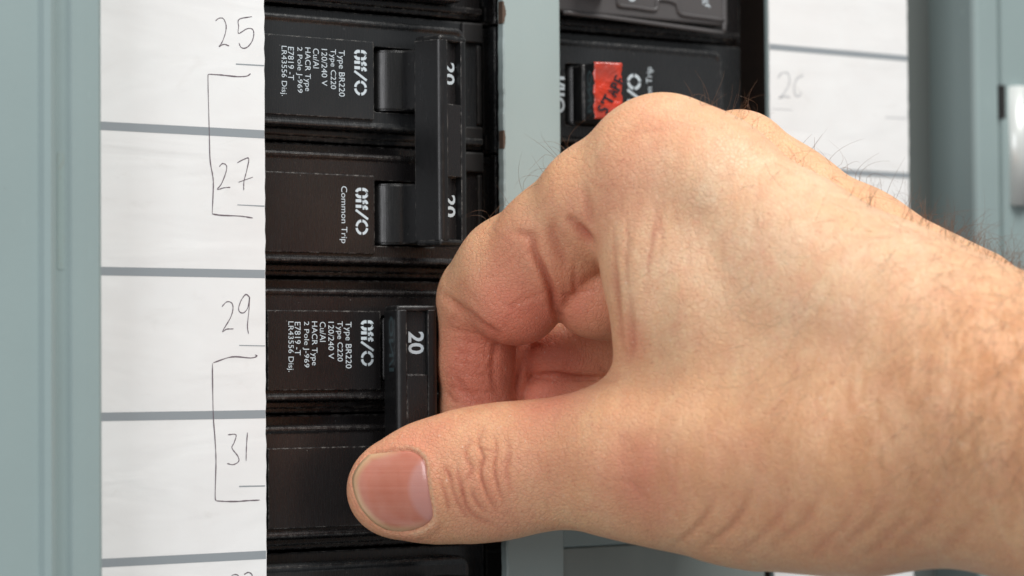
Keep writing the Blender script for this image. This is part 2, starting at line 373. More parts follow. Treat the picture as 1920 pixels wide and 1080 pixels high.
# ------------------------------------------------------------------ breakers
YN = 3.0      # nose plane
YS = 7.4      # shoulder plane
POLE = 25.3
XN = -8.4     # bus end of the nose
XPIV0, YPIV, RB, PHI = -22.9, 8.4, 16.0, 16.0
WX0, WX1 = -29.9, -15.9
def rrect(x0, x1, z0, z1, r, n=6):
    pts = []
    for cx, cz, a in ((x1-r, z1-r, 0), (x0+r, z1-r, 90), (x0+r, z0+r, 180), (x1-r, z0+r, 270)):
        for i in range(n+1): t = R(a+90*i/n); pts.append((cx+r*math.cos(t), cz+r*math.sin(t)))
    return pts
def breaker(name_label, z0, mir, phi, M, kind='full', group='two pole circuit breakers', dx=0.0):
    """z0: top of the upper nose; mir +1 left column, -1 right column (turned end for end)."""
    XM = 0.0                                    # mirror axis: middle of the centre strip
    cx = (lambda x: x) if mir > 0 else (lambda x: 2*XM-x)
    root = thing('circuit_breaker', name_label, 'circuit breaker', (cx(-35), 10, z0-POLE), group)
    root.location.x += dx*S; o = np.array(root.location)/S-np.array([dx, 0, 0])
    XPIV = XPIV0-dx
    def lx(x): return cx(x)-o[0]
    def ly(y): return y-o[1]
    def lz(z): return z-o[2]
    for p in range(2):
        zt = z0-POLE*p
        # housing
        bm = bmesh.new(); add_box(bm, (lx(-66), ly(YS), lz(zt+1.85)), (lx(-1.7), ly(30), lz(zt-23.1)), .35)
        add_box(bm, (lx(-65), ly(YS+.9), lz(zt-20.9)), (lx(-1.9), ly(YS-1.0), lz(zt-22.2)), .3)
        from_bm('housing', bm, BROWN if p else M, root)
        # nose with rounded lip and the window for the handle
        bm = bmesh.new(); loops = []
        for ins, y in ((0, YS+.5), (0, YN+.7), (.10, YN+.25), (.32, YN-.08), (.62, YN-.2), (.95, YN-.14), (1.25, YN+.05), (1.45, YN+.2), (1.6, YN+.24)):
            pr = rrect(-57.3+ins, XN-ins, zt-20.8+ins*.9, zt-ins, max(2.4-ins, .5))
            loops.append([bm.verts.new((lx(x)*S, ly(y)*S, lz(z)*S)) for x, z in pr])
        for a, b in zip(loops[:-1], loops[1:]):
            n = len(a)
            for k in range(n): bm.faces.new((a[k], a[(k+1) % n], b[(k+1) % n], b[k]))
        wn = rrect(WX0, WX1, zt-17.3, zt-4.9, .5, 2)
        top = [bm.verts.new((lx(x)*S, ly(YN+.24)*S, lz(z)*S)) for x, z in wn]
        bot = [bm.verts.new((lx(x)*S, ly(YN+8)*S, lz(z)*S)) for x, z in wn]; n = len(wn)
        for k in range(n): bm.faces.new((top[k], top[(k+1) % n], bot[(k+1) % n], bot[k]))
        bm.faces.new(bot)
        ed = [bm.edges.get((top[k], top[(k+1) % n])) for k in range(n)]
        lp = loops[-1]; ed += [bm.edges.get((lp[k], lp[(k+1) % len(lp)])) for k in range(len(lp))]
        bmesh.ops.triangle_fill(bm, use_beauty=True, edges=ed)
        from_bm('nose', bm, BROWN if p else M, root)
        # printed plate
        if mir > 0:
            pm = bmesh.new(); add_box(pm, (lx(-55.2), ly(YN+.4), lz(zt-4.1)), (lx(WX0-.25), ly(YN-.35), lz(zt-18.9)), .12, 1)
            plate = from_bm('rating_plate', pm, BROWN if p else M, root)
        # handle: drum, paddle
        s = 1 if mir > 0 else -1
        T = Matrix.Translation((lx(XPIV)*S, ly(YPIV)*S, 0)) @ Matrix.Rotation(R(phi*s), 4, 'Z')
        zc = lz(zt-11.2); hz = 5.75
        bm = bmesh.new(); bmesh.ops.create_cone(bm, cap_ends=True, segments=96, radius1=7.0*S, radius2=7.0*S, depth=2*hz*S, matrix=T @ Matrix.Translation((0, 0, zc*S)))
        bmesh.ops.bevel(bm, geom=[e for e in bm.edges if e.calc_face_angle() > 1], offset=.35*S, segments=2, affect='EDGES')
        from_bm('toggle_drum', bm, DRUM, root)
        bm = bmesh.new(); add_box(bm, (-3.3, -11, zc-hz+.1), (3.3, -5, zc+hz-.1), .3, mtx=T)
        if kind != 'taped': from_bm('toggle_lever', bm, HANDLE, root)
        else:
            add_box(bm, (-2.8, -RB, zc-hz+.05), (2.8, -4, zc+hz-.05), .35, mtx=T); from_bm('toggle_lever', bm, HANDLE, root)
    if kind != 'taped':
        tie_bar(root, lx, ly, lz, z0, phi, T)
    return root, lx, ly, lz, T
def tie_bar(root, lx, ly, lz, z0, phi, T):
    a, b = 4.05, (6.3 if phi > 0 else 7.2); zt = lz(z0-3.2); zb = lz(z0-POLE-17.4)      # half width, depth
    y0 = -RB; ch = 2.05; dp = 1.35
    bar = bpy.data.objects.new('tie_bar', None)
    bm = bmesh.new()
    def wall(pr):
        A = [bm.verts.new(T @ Vector((x*S, y*S, (zt-.9)*S))) for x, y in pr]; B = [bm.verts.new(T @ Vector((x*S, y*S, (zb+.9)*S))) for x, y in pr]; n = len(pr)
        for k in range(n): bm.faces.new((A[k], A[(k+1) % n], B[(k+1) % n], B[k]))
        bm.faces.new(A[::-1]); bm.faces.new(B)
    rr = 1.0; c = [(-a+rr-rr*math.cos(R(t)), y0+rr-rr*math.sin(R(t))) for t in range(0, 91, 15)]
    wall([(-a, y0+b)]+c+[(-ch-.05, y0), (-ch-.05, y0+b)])
    c2 = [(-x, y) for x, y in c][::-1]
    wall([(ch+.05, y0+b), (ch+.05, y0)]+c2+[(a, y0+b)])
    shell = from_bm('tie_bar', bm, HANDLE, root)
    bm = bmesh.new()
    zw = [(zt-1.25, zt-12.9), (zb+12.9, zb+1.25)]
    add_box(bm, (-ch, y0+.1, zw[0][1]), (ch, y0+b-.1, zw[1][0]), .1, 1, T)       # middle web, nearly flush
    add_box(bm, (-ch, y0+dp, zt-.95), (ch, y0+b-.1, zw[0][1]-.05), .02, 1, T)
    add_box(bm, (-ch, y0+dp, zb+.95), (ch, y0+b-.1, zw[1][0]+.05), .02, 1, T)
    from_bm('channel_insert', bm, BROWN, shell)
    for z in ((zt, zt-1.2), (zb+1.2, zb)):
        bm = bmesh.new(); add_box(bm, (-a+.02, y0+.03, z[1]), (a-.02, y0+b-.05, z[0]), .55, 3, T); from_bm('end_cap', bm, HANDLE, shell)
    # the white 20 printed at the bottom of each window
    for k, (za, zb_) in enumerate(((zt-4.9, zt-9.1), (zb+9.6, zb+5.4))):
        bm = bmesh.new(); yy = y0+dp-.03
        put_text(bm, '20', (-1.35, 1.75), (zb_, za), 0, 'down', .022, fn=lambda p, q: T @ Vector((p*S, yy*S, q*S)))
        from_bm('printed_rating', bm, PRINT, shell, label='white printed 20')

A_LINES = [('Type BR220', 632, 646.5, 94, 181), ('Type C220', 617, 630, 92, 167), ('120/240 V', 603, 613.5, 92, 161), ('Cu/Al', 587, 598, 91, 128),
           ('HACR Type', 569, 582.5, 89, 171), ('2 Pole J-969', 555, 567, 88, 174), ('E7819 -T', 540, 551, 88, 150), ('LR43556 Disj.', 525, 538, 86, 180)]
def print_breaker(B, z0, second=True):
    root, lx, ly, lz, T = B; y = ly(YN-.38); Yp = YN-.38; ZA = 50.2
    def xr(a, b, py): return (lx(X_(a, py, Yp)), lx(X_(b, py, Yp)))
    def zr(px, t, b): return (lz(Z_(px, b, Yp)-ZA+z0), lz(Z_(px, t, Yp)-ZA+z0))
    bm = bmesh.new()
    for t, a, b, y0, y1 in A_LINES: put_text(bm, t, xr(a, b, (y0+y1)/2), zr((a+b)/2, y0, y1), y, 'down', -.002)
    from_bm('printed_text', bm, PRINT, root, label='eight lines of small white print')
    bm = bmesh.new(); off_mark(bm, xr(664, 688, 135), zr(676, 94, 180), y, 'down'); from_bm('off_marking', bm, PRINT, root)
    bm = bmesh.new(); off_mark(bm, xr(666.5, 690.5, 396), zr(678, 352.5, 441.5), y, 'down'); from_bm('off_marking', bm, PRINT, root)
    if second: bm = bmesh.new(); put_text(bm, 'Common Trip', xr(636.5, 651, 400), zr(644, 349, 456), y, 'down', -.002); from_bm('printed_text', bm, PRINT, root, label='white print Common Trip')

A = breaker('black two pole breaker beside 25 and 27 with its tie handle thrown right to on', 50.2, 1, PHI, BLACK); print_breaker(A, 50.2)
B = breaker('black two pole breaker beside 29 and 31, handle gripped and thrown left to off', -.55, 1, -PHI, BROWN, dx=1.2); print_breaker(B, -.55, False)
Cc = breaker('black breaker cut off by the bottom edge of the photo under the thumb', -51.3, 1, PHI, BLACK)
Up = breaker('black breaker cut off by the top edge of the photo above the 25 row', 101.0, 1, PHI, BLACK)
# ghost letters worn on the side of the gripped handle
root, lx, ly, lz, T = B
bm = bmesh.new(); xq = -4.05-.03
v_z1, v_z0 = lz(-.55-5.2), lz(-.55-15.5)
put_text(bm, 'ON/I', (-RB+1.6, -RB+4.4), (v_z0, v_z1), 0, 'down', .02, fn=lambda p, q: T @ Vector((xq*S, p*S, q*S)))
from_bm('worn_print', bm, GHOST, root, label='worn dark letters on the handle side')

# right column: turned end for end
D = breaker('black breaker in the right column with red lettered tape on its toggle', 49.9, -1, PHI, BLACK, 'taped')
root, lx, ly, lz, T = D; yD = YN+.2
def drange(a, b, t, q, y=None):
    y = yD if y is None else y
    return (lx0+X_(a, (t+q)/2, y), lx0+X_(b, (t+q)/2, y)), (Z_((a+b)/2, q, y)-root.location[2]/S, Z_((a+b)/2, t, y)-root.location[2]/S)
lx0 = -root.location[0]/S
bm = bmesh.new(); xr, zr = drange(1176, 1202, 138, 228); off_mark(bm, xr, zr, ly(yD), 'up'); from_bm('off_marking', bm, PRINT, root)
bm = bmesh.new(); xr, zr = drange(1212, 1226, 126, 232); put_text(bm, 'Common Trip', xr, zr, ly(yD), 'up', 0.0); from_bm('printed_text', bm, PRINT, root, label='white print Common Trip')
bm = bmesh.new(); xr, zr = drange(1037, 1059, 143, 212, YN+.2); put_text(bm, 'On/I', xr, zr, ly(YN+.2), 'up', .03); from_bm('on_marking', bm, PRINT, root)
# ghost letters on the side of the toggle and the tape round its front
T = Matrix.Translation((lx(XPIV0)*S, ly(YPIV)*S, 0)) @ Matrix.Rotation(R(-PHI), 4, 'Z'); zc = lz(49.9-11.2)
bm = bmesh.new(); put_text(bm, 'ON/I', (-RB+1.0, -RB+3.6), (zc-4.2, zc+4.2), 0, 'down', .03, fn=lambda p, q: T @ Vector((-2.83*S, p*S, q*S)))
from_bm('worn_print', bm, GHOST, root, label='worn dark letters on the toggle side')
bm = bmesh.new(); nx_, nz_ = 10, 24; g = []
for j in range(nz_+1):
    z = zc+5.6-11.2*j/nz_; row = []
    for i in range(nx_+1):
        x = -2.95+5.95*i/nx_; edge = .16*math.sin(j*.9)+.1*math.sin(j*2.3) if i in (0, nx_) else 0
        row.append(bm.verts.new(T @ Vector(((x+edge)*S, (-RB-.12-.10*math.sin(i*.9+j*.45)*math.sin(j*.7)-.08*random.random())*S, z*S))))
    g.append(row)
for j in range(nz_):
    for i in range(nx_): bm.faces.new((g[j][i], g[j][i+1], g[j+1][i+1], g[j+1][i]))
ret = bmesh.ops.extrude_face_region(bm, geom=list(bm.faces)); bmesh.ops.translate(bm, vec=T.to_3x3() @ Vector((0, .08*S, 0)), verts=[e for e in ret['geom'] if isinstance(e, bmesh.types.BMVert)])
tape = from_bm('tape', bm, TAPE, root, True, label='wrinkled red tape lettered in black')
LET = {'T': [[(0, 1), (1, 1)], [(.5, 1), (.45, 0)]], 'A': [[(0, 0), (.5, 1), (1, 0)], [(.2, .4), (.85, .4)]], 'P': [[(0, 0), (.05, 1)], [(.05, 1), (.8, .95), (.85, .6), (.05, .5)]],
       'E': [[(1, 1), (.05, 1), (0, 0), (1, 0)], [(0, .5), (.8, .5)]], 'S': [[(.95, .9), (.5, 1), (.1, .8), (.3, .55), (.8, .4), (.85, .1), (.4, 0), (0, .1)]], "'": [[(.3, 1.1), (.2, .7)]]}
def tape_xy(p, cur):                                      # px in the photograph -> lever front (x, z)
    d_ = np.array([p[0]-1134.0, p[1]-173.0]); return d_[0]/8.6, zc-d_[1]/9.15
bm = bmesh.new(); e1 = np.array([21.0, -45.0]); e1 /= np.linalg.norm(e1); e2 = np.array([-.906, -.423]); cur = np.array([1127.0, 213.0])
for chx in "S'TAPE":
    for st in LET[chx]:
        q = [tape_xy(cur+e1*(a*(9 if chx != 'T' else 13))+e2*(b*18-4), 0) for a, b in st]; n0 = len(bm.verts); ribbon(bm, q, .44, 0)
        bm.verts.ensure_lookup_table()
        for v in bm.verts[n0:]: v.co = T @ Vector((v.co.x, (-RB-.34)*S, v.co.z))
    cur = cur+e1*((13 if chx != "'" else 5)+(3 if chx == 'T' else 0))+np.array([1.2, 0])
from_bm('tape_lettering', bm, mat('black_marker_ink', (0.02, 0.015, 0.02), .4), tape)

# upper breaker of the right column, under a clear moulded lock-off cover whose edges catch the light
Eb = breaker('dark grey breaker top right under a clear moulded cover with rounded edges', 100.6, -1, PHI, plastic('grey_plastic', (0.035, 0.037, 0.036), .4), 'taped')
root, lx, ly, lz, T = Eb; ye = YN-1.3; ex = -root.location[0]/S; ez = -root.location[2]/S
def tube(bm, pts, r, n=6):
    P_ = [Vector(p)*S for p in pts]; L = []
    for i, p in enumerate(P_):
        t = (P_[min(i+1, len(P_)-1)]-P_[max(i-1, 0)]).normalized(); a = t.cross(Vector((0, 1, 0))).normalized(); b = t.cross(a)
        L.append([bm.verts.new(p+(a*math.cos(2*math.pi*k/n)+b*math.sin(2*math.pi*k/n))*r*S) for k in range(n)])
    for A_, B_ in zip(L[:-1], L[1:]):
        for k in range(n): bm.faces.new((A_[k], A_[(k+1) % n], B_[(k+1) % n], B_[k]))
    bm.faces.new(L[0][::-1]); bm.faces.new(L[-1])
cov = box('clear_cover', (ex+9.5, ly(YN+.1), ez+55.0), (ex+57.6, ly(ye), ez+100), CLEAR, root, .5)
for pts in ([(1056, 23), (1150, 34), (1260, 49), (1354, 62)], [(1158, -30), (1158, 5), (1163, 11), (1190, 14), (1224, 19), (1231, 14), (1232, 2), (1240, -1), (1258, 2), (1268, 8), (1272, 22), (1282, 28), (1320, 33), (1356, 38)], [(1356, -40), (1357, 0), (1358, 38), (1357, 60)]):
    bm = bmesh.new(); q = [pt(a, b, ye) for a, b in pts]; tube(bm, [(p[0]+ex, ly(ye), p[2]+ez) for p in (smooth_poly([tuple(k) for k in q], 3))], .5); from_bm('cover_edge', bm, CLEAR, cov, True)
for a, b, c, d_, t in ((1176, 1194, -40, 2, 'Off'), (1318, 1326, -20, 8, 'T20'), (1322, 1332, -20, 14, 'J-96')):
    bm = bmesh.new(); q0, q1 = pt(a, (c+d_)/2, ye-.1), pt(b, (c+d_)/2, ye-.1); w0, w1 = Z_(a, d_, ye-.1), Z_(a, c, ye-.1)
    put_text(bm, t, (q0[0]+ex, q1[0]+ex), (w0+ez, w1+ez), ly(ye-.02), 'up', .02); from_bm('printed_text', bm, PRINT, root)

# moulded bus insulators between the breakers and the centre strip, and the feet moulded on the breaker ends
bus = thing('bus_insulator', 'black moulded bus insulator blocks in the gap beside the chipped centre strip', 'insulator', (3, 20, 0))
def bx(name, a, b, M, par, bev): 
    lo_ = np.array(par.location)/S; return box(name, np.array(a)-lo_, np.array(b)-lo_, M, par, bev)
zz = lambda y: Z_(930, y, 9)
for k in range(-1, 5):
    o_ = -25.3*k
    bx('insulator_block', (.3, 9.5, zz(288)+o_), (9, 24, zz(56)+o_-.3) if k % 2 == 0 and False else (9, 24, zz(288)+o_+24.7), BLACK if k % 2 else DARK, bus, .35)
    bx('insulator_rib', (.2, 8.6, zz(284)+o_), (9, 12, zz(253)+o_), DARK, bus, .4)
    bx('insulator_rib', (.5, 9.1, zz(92)+o_+2.2), (9, 12, zz(90)+o_+2.6), DARK, bus, .1)
for (rt, _, ly, lz, _t), z0 in ((A, 50.2), (B, -.55)):
    o_ = np.array(rt.location)/S
    for p in range(2):
        zt = z0-POLE*p
        for a, b, x0, y0 in ((1.7, -2.2, -6.6, YS-.9), (-18.6, -21.9, -6.2, YS-.7), (-2.6, -18.2, -2.9, YS-.45)):
            bm = bmesh.new(); add_box(bm, (x0-o_[0], y0-o_[1], zt+a-o_[2]), (-1.75-o_[0], YS+.3-o_[1], zt+b-o_[2]), .3); from_bm('end_lug', bm, DARK, rt)

# ------------------------------------------------------------------ the hand: one continuous skin grown from a distance field
def H(px, py, dep): return np.array([(px-960)*dep/FPX, (py-540)*dep/FPX, dep])      # mm: right, down, away along the view axis
def V(n): px, py, dep, r = n; return H(px, py, dep), r*dep/FPX
ZS = 0.74
GROUPS = [  # (blend inside, blend to the rest, [chains of (px, py, depth, radius px)], squash along the view axis)
 # back of the hand, metacarpals, thumb mass, wrist and forearm
 (7.0, 0.0, [
   [(1243, 292, 505, 119), (1325, 353, 501, 126), (1487, 490, 494, 147), (1650, 622, 486, 196), (1800, 738, 482, 238), (1930, 806, 480, 258), (2300, 960, 468, 290), (2900, 1230, 445, 345)],
   [(1188, 866, 501, 134), (1300, 858, 499, 160), (1420, 858, 494, 194), (1600, 840, 487, 226), (1800, 800, 483, 240)],
   [(1222, 400, 503, 104), (1250, 500, 500, 106), (1292, 600, 499, 118), (1330, 690, 499, 130)],
   [(1290, 680, 503, 118), (1255, 790, 503, 110)],
   [(1400, 600, 500, 190), (1560, 700, 494, 220)],
   [(1420, 760, 525, 190), (1600, 800, 512, 220)],
   ]),
 (4.0, 1.6, [
   [(1385, 303, 521, 98), (1480, 382, 519, 99), (1600, 478, 514, 122), (1760, 615, 502, 176)],
   [(1540, 445, 534, 80), (1660, 530, 526, 110), (1800, 665, 508, 186)],
   [(1665, 535, 546, 75), (1760, 625, 532, 110), (1880, 745, 508, 190)],
 ]),
 # thumb
 (3.2, 5.0, [
   [(1215, 866, 501, 134), (1110, 864, 506, 121), (1040, 869, 509, 108), (985, 876, 511, 110), (925, 886, 513, 117), (860, 895, 515, 112), (795, 906, 517, 101), (738, 918, 518.5, 88)],
   ]),
 # index finger: first joint and its flesh
 (3.0, 4.0, [
   [(1200, 322, 506, 114), (1120, 378, 511, 106), (1044, 450, 518, 103), (960, 510, 526, 100), (912, 556, 531, 92)],
   [(1020, 490, 519, 92), (968, 556, 522, 92)],
   ]),
 # flesh at the root of the index finger
 (2.0, 0.9, [[(1105, 455, 520, 78), (1122, 546, 521, 86)], [(1190, 560, 524, 86), (1122, 546, 521, 86)]]),
 # index finger: second and last joint
 (2.0, 1.3, [[(898, 572, 532, 78), (892, 680, 534, 70), (895, 775, 535, 70), (920, 860, 532, 64), (960, 900, 529, 60)]]),
 # middle finger
 (1.5, 0.5, [[(1395, 300, 520, 90), (1240, 480, 533, 100), (1120, 620, 545, 90)], [(1044, 660, 541, 67), (1190, 640, 544, 68)], [(953, 610, 541, 48), (947, 740, 540, 54)]]),
 (1.5, 0.5, [[(1028, 762, 540, 64), (1180, 766, 543, 62)], [(1100, 790, 548, 70), (1180, 850, 545, 70)]]),
 # ring and little finger, closed behind
 (2.0, 0.8, [[(1550, 450, 532, 78), (1400, 520, 545, 92), (1240, 680, 556, 80), (1250, 800, 556, 72), (1340, 860, 548, 66)]]),
 (2.0, 0.8, [[(1665, 540, 546, 70), (1540, 630, 555, 80), (1380, 760, 564, 66), (1400, 850, 562, 60), (1480, 880, 552, 60)]]),
]
def smin(a, b, k):
    if k <= 0: return np.minimum(a, b)
    h = np.maximum(k-np.abs(a-b), 0)/k
    return np.minimum(a, b)-h*h*k*0.25
def cone(p, A, ra, B, rb, zs=1.0):
    sc = np.array([1, 1, 1/zs], p.dtype); a = A*sc; b = B*sc; q = p*sc
    ba = (b-a).astype(p.dtype); pa = q-a.astype(p.dtype); t = np.clip((pa@ba)/float(ba@ba), 0, 1)
    d = pa-t[..., None]*ba
    return (np.sqrt(np.einsum('...i,...i->...', d, d))-(ra+t*(rb-ra)))*(zs if zs < 1 else 1)
def prims(chains):
    for ch in chains:
        for a, b in zip(ch[:-1], ch[1:]):
            (A, ra), (B, rb) = V(a), V(b); yield A, ra, B, rb
def sdf(p):
    D = None
    for gi, (k, kg, ch) in enumerate(GROUPS):
        g = None; zs = ZS if gi == 2 else 1.0
        for A, ra, B, rb in prims(ch):
            d = cone(p, A, ra, B, rb, zs); g = d if g is None else smin(g, d, k if g is not None else 0)
        D = g if D is None else smin(D, g, kg)
    return D
def sdf_grid(ox, n, h):
    D = np.full(n, 50., np.float32); ax = [ox[i]+h*np.arange(n[i]) for i in range(3)]
    for gi, (k, kg, ch) in enumerate(GROUPS):
        g = np.full(n, 50., np.float32); zs = ZS if gi == 2 else 1.0
        for A, ra, B, rb in prims(ch):
            lo = np.minimum(A-ra, B-rb)-8; hi = np.maximum(A+ra, B+rb)+8
            s = tuple(slice(max(0, int((lo[i]-ox[i])/h)), max(0, min(n[i], int((hi[i]-ox[i])/h)+2))) for i in range(3))
            P_ = np.stack(np.meshgrid(*[ax[i][s[i]] for i in range(3)], indexing='ij'), -1).astype(np.float32)
            if P_.size == 0: continue
            g[s] = smin(g[s], cone(P_, A, ra, B, rb, zs), k)
        D = smin(D, g, kg)
    return D
def surface_nets(D, ox, h):
    ins = D < 0; n = D.shape
    c = np.zeros(tuple(k-1 for k in n), np.int8)
    for i in (0, 1):
        for j in (0, 1):
            for k in (0, 1): c += ins[i:n[0]-1+i, j:n[1]-1+j, k:n[2]-1+k]
    act = (c > 0) & (c < 8); idx = np.argwhere(act); ids = np.full(act.shape, -1, np.int32); ids[act] = np.arange(len(idx))
    acc = np.zeros((len(idx), 3)); cnt = np.zeros(len(idx))
    cs = [np.array(q) for q in np.ndindex(2, 2, 2)]
    for a in cs:
        for ax in range(3):
            if a[ax]: continue
            b = a.copy(); b[ax] = 1; da = D[tuple((idx+a).T)]; db = D[tuple((idx+b).T)]; m_ = (da < 0) != (db < 0)
            t = np.where(m_, da/np.where(m_, da-db, 1), 0); p = idx+a+(b-a)*t[:, None]
            acc[m_] += p[m_]; cnt[m_] += 1
    verts = acc/cnt[:, None]*h+ox
    F = []
    for ax in range(3):
        u, v = (ax+1) % 3, (ax+2) % 3
        sl0 = [slice(None)]*3; sl1 = [slice(None)]*3; sl0[ax] = slice(0, -1); sl1[ax] = slice(1, None)
        a = ins[tuple(sl0)]; b = ins[tuple(sl1)]; e = np.argwhere(a != b)
        ok = (e[:, u] > 0) & (e[:, v] > 0) & (e[:, u] < n[u]-1) & (e[:, v] < n[v]-1); e = e[ok]; fl = a[tuple(e.T)]
        du = np.zeros(3, int); du[u] = 1; dv = np.zeros(3, int); dv[v] = 1
        q = np.stack([ids[tuple((e-du-dv).T)], ids[tuple((e-dv).T)], ids[tuple(e.T)], ids[tuple((e-du).T)]], 1)
        q[~fl] = q[~fl][:, ::-1]; F.append(q)
    return verts, np.concatenate(F)
def grad(p, e=0.05):
    g = np.stack([sdf(p+d)-sdf(p-d) for d in np.eye(3)*e], -1); return g/(np.linalg.norm(g, axis=1, keepdims=True)+1e-9)
def subdivide(v, f):
    e = np.sort(np.stack([f, np.roll(f, -1, 1)], -1).reshape(-1, 2), 1); ue, inv = np.unique(e, axis=0, return_inverse=True); inv = inv.reshape(-1, 4)
    nv = len(v); mid = v[ue].mean(1); fc = v[f].mean(1); ei = inv+nv; ci = np.arange(len(f))+nv+len(ue)
    nf = np.concatenate([np.stack([f[:, k], ei[:, k], ci, ei[:, k-1]], 1) for k in range(4)])
    return np.concatenate([v, mid, fc]), nf
gh = 0.74
lo = np.array([-34., -38., 474.]); hi = np.array([190., 92., 576.])
lo[2] = 400
gn = tuple(int(k) for k in np.ceil((hi-lo)/gh))
hv, hf = surface_nets(sdf_grid(lo, gn, gh), lo, gh)
def pull(v, it=2):
    for _ in range(it): v = v-np.clip(sdf(v), -.5, .5)[:, None]*grad(v)
    return v
hv = pull(hv, 1)
hv, hf = subdivide(hv, hf); hv = pull(hv, 1)
N0 = grad(hv)
PXV = np.stack([hv[:, 0]/hv[:, 2]*FPX+960, hv[:, 1]/hv[:, 2]*FPX+540], 1)
view = hv/np.linalg.norm(hv, axis=1, keepdims=True)
facing = np.clip(-(N0*view).sum(1)*1.6, 0, 1)
# visible shell: nearest depth of the skin per pixel cell, so that folds are only pressed into the near layer
cell = (PXV//14).astype(int); key = (cell[:, 0]+50)*4000+cell[:, 1]+50
order = np.lexsort((hv[:, 2], key)); first = np.r_[True, key[order][1:] != key[order][:-1]]
near = np.empty(len(hv)); near[order] = hv[order, 2][np.maximum.accumulate(np.where(first, np.arange(len(hv)), 0))]
vis = facing*(hv[:, 2]-near < 6.0)
disp = np.zeros(len(hv)); red = np.zeros(len(hv))
def seg_dist(P, pts):
    pts = np.array(smooth_poly(pts, 4) if len(pts) > 2 else pts, float)
    lo_, hi_ = pts.min(0)-45, pts.max(0)+45
    m_ = np.where((vis > 0) & (P > lo_).all(1) & (P < hi_).all(1))[0]; Q = P[m_]; best = np.full(len(Q), 1e9); tt = np.zeros(len(Q)); n = len(pts)-1
    for i, (a, b) in enumerate(zip(pts[:-1], pts[1:])):
        ba = b-a; t = np.clip(((Q-a)@ba)/(ba@ba+1e-9), 0, 1); d = np.hypot(*(Q-a-t[:, None]*ba).T); u = d < best
        best[u] = d[u]; tt[u] = (i+t[u])/n
    return m_, best, tt
def crease(pts, depth, w, tone=0.35, taper=True, lip=0.12):
    """press a fold (negative) or raise a ridge (depth < 0); depth mm, w px"""
    m_, d, t = seg_dist(PXV, pts); e = np.sin(np.pi*np.clip(t, .03, .97))**.6 if taper else 1.0
    g = np.exp(-(d/w)**2); g2 = np.exp(-((d-2.2*w)/(1.3*w))**2)
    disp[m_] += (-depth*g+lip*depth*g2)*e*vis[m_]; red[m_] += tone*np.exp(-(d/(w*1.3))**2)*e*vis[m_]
def lump(px, py, rx, ry, h, ang=0):
    c, s = math.cos(R(ang)), math.sin(R(ang)); q = PXV-np.array([px, py]); a = (q[:, 0]*c+q[:, 1]*s)/rx; b = (-q[:, 0]*s+q[:, 1]*c)/ry
    disp[:] += h*np.exp(-a*a-b*b)*vis
#CREASES
# thumb joint folds
for p, dpt, w in ([[(905, 803), (896, 830), (906, 858), (900, 885), (912, 925), (932, 962)], .62, 4.2], [[(926, 808), (930, 850), (926, 880), (934, 915), (948, 950)], .36, 4],
                  [[(882, 825), (872, 850), (884, 880), (874, 905)], .28, 5], [[(866, 905), (868, 935), (890, 968), (925, 985)], .24, 5], [[(882, 915), (894, 942), (916, 965)], .2, 4],
                  [[(950, 812), (955, 850), (950, 885), (958, 925)], .16, 6], [[(840, 880), (848, 915), (862, 950), (886, 980)], .18, 4], [[(856, 870), (862, 905), (876, 945)], .12, 4],
                  [[(905, 842), (928, 846)], .15, 3], [[(820, 892), (836, 930), (842, 965)], .10, 4], [[(830, 870), (850, 905)], .08, 4]): crease(p, dpt*.8, w*.85, .55, lip=0.0)
# index finger, inner side
crease([(826, 548), (850, 568), (880, 590), (905, 612), (935, 632)], .8, 7, .6)
crease([(905, 610), (930, 628), (925, 690), (930, 740)], .35, 7, .3)
for y0 in (610, 650, 690, 722): crease([(838, y0), (880, y0+14), (945, y0+12)], .12, 4, .15)
crease([(850, 700), (880, 740), (925, 760)], .3, 6, .3)
crease([(835, 735), (862, 762), (900, 768)], .4, 5, .3)
crease([(870, 600), (880, 650), (872, 720)], .15, 6, .1)
# folds between finger root and palm
crease([(1056, 612), (1042, 580), (1034, 545), (1018, 508), (1002, 475), (997, 440)], 1.3, 7, .8); crease([(1000, 450), (985, 440), (960, 436)], .3, 7, .3)
crease([(1066, 505), (1050, 475), (1034, 440), (1036, 415)], .7, 8, .6)
crease([(1074, 415), (1095, 438), (1114, 462)], 1.0, 8, .9); crease([(1062, 405), (1078, 420)], .4, 8, .3)
crease([(1078, 490), (1078, 530), (1082, 570)], .28, 5, .3); crease([(1040, 552), (1075, 552), (1110, 544), (1135, 546)], .2, 4, .2)
crease([(1095, 350), (1102, 385), (1110, 430)], .4, 8, .35); crease([(1035, 400), (1050, 440), (1075, 470)], .2, 8, .2)
crease([(925, 560), (955, 575), (990, 590)], .1, 4, .1); crease([(960, 575), (990, 560), (1030, 545)], .12, 5, .1)
crease([(986, 655), (976, 690), (968, 720), (964, 755)], .35, 5, .9)
crease([(940, 640), (975, 652), (1010, 648), (1045, 628)], .15, 6, .6)
# middle finger crease in the hollow
crease([(1000, 706), (1040, 702), (1080, 708), (1150, 714)], .5, 5, .7)
for k in range(5): crease([(1050+9*k, 652+7*k), (1090+9*k, 660+7*k), (1130, 668+7*k)], .08, 3, .1)
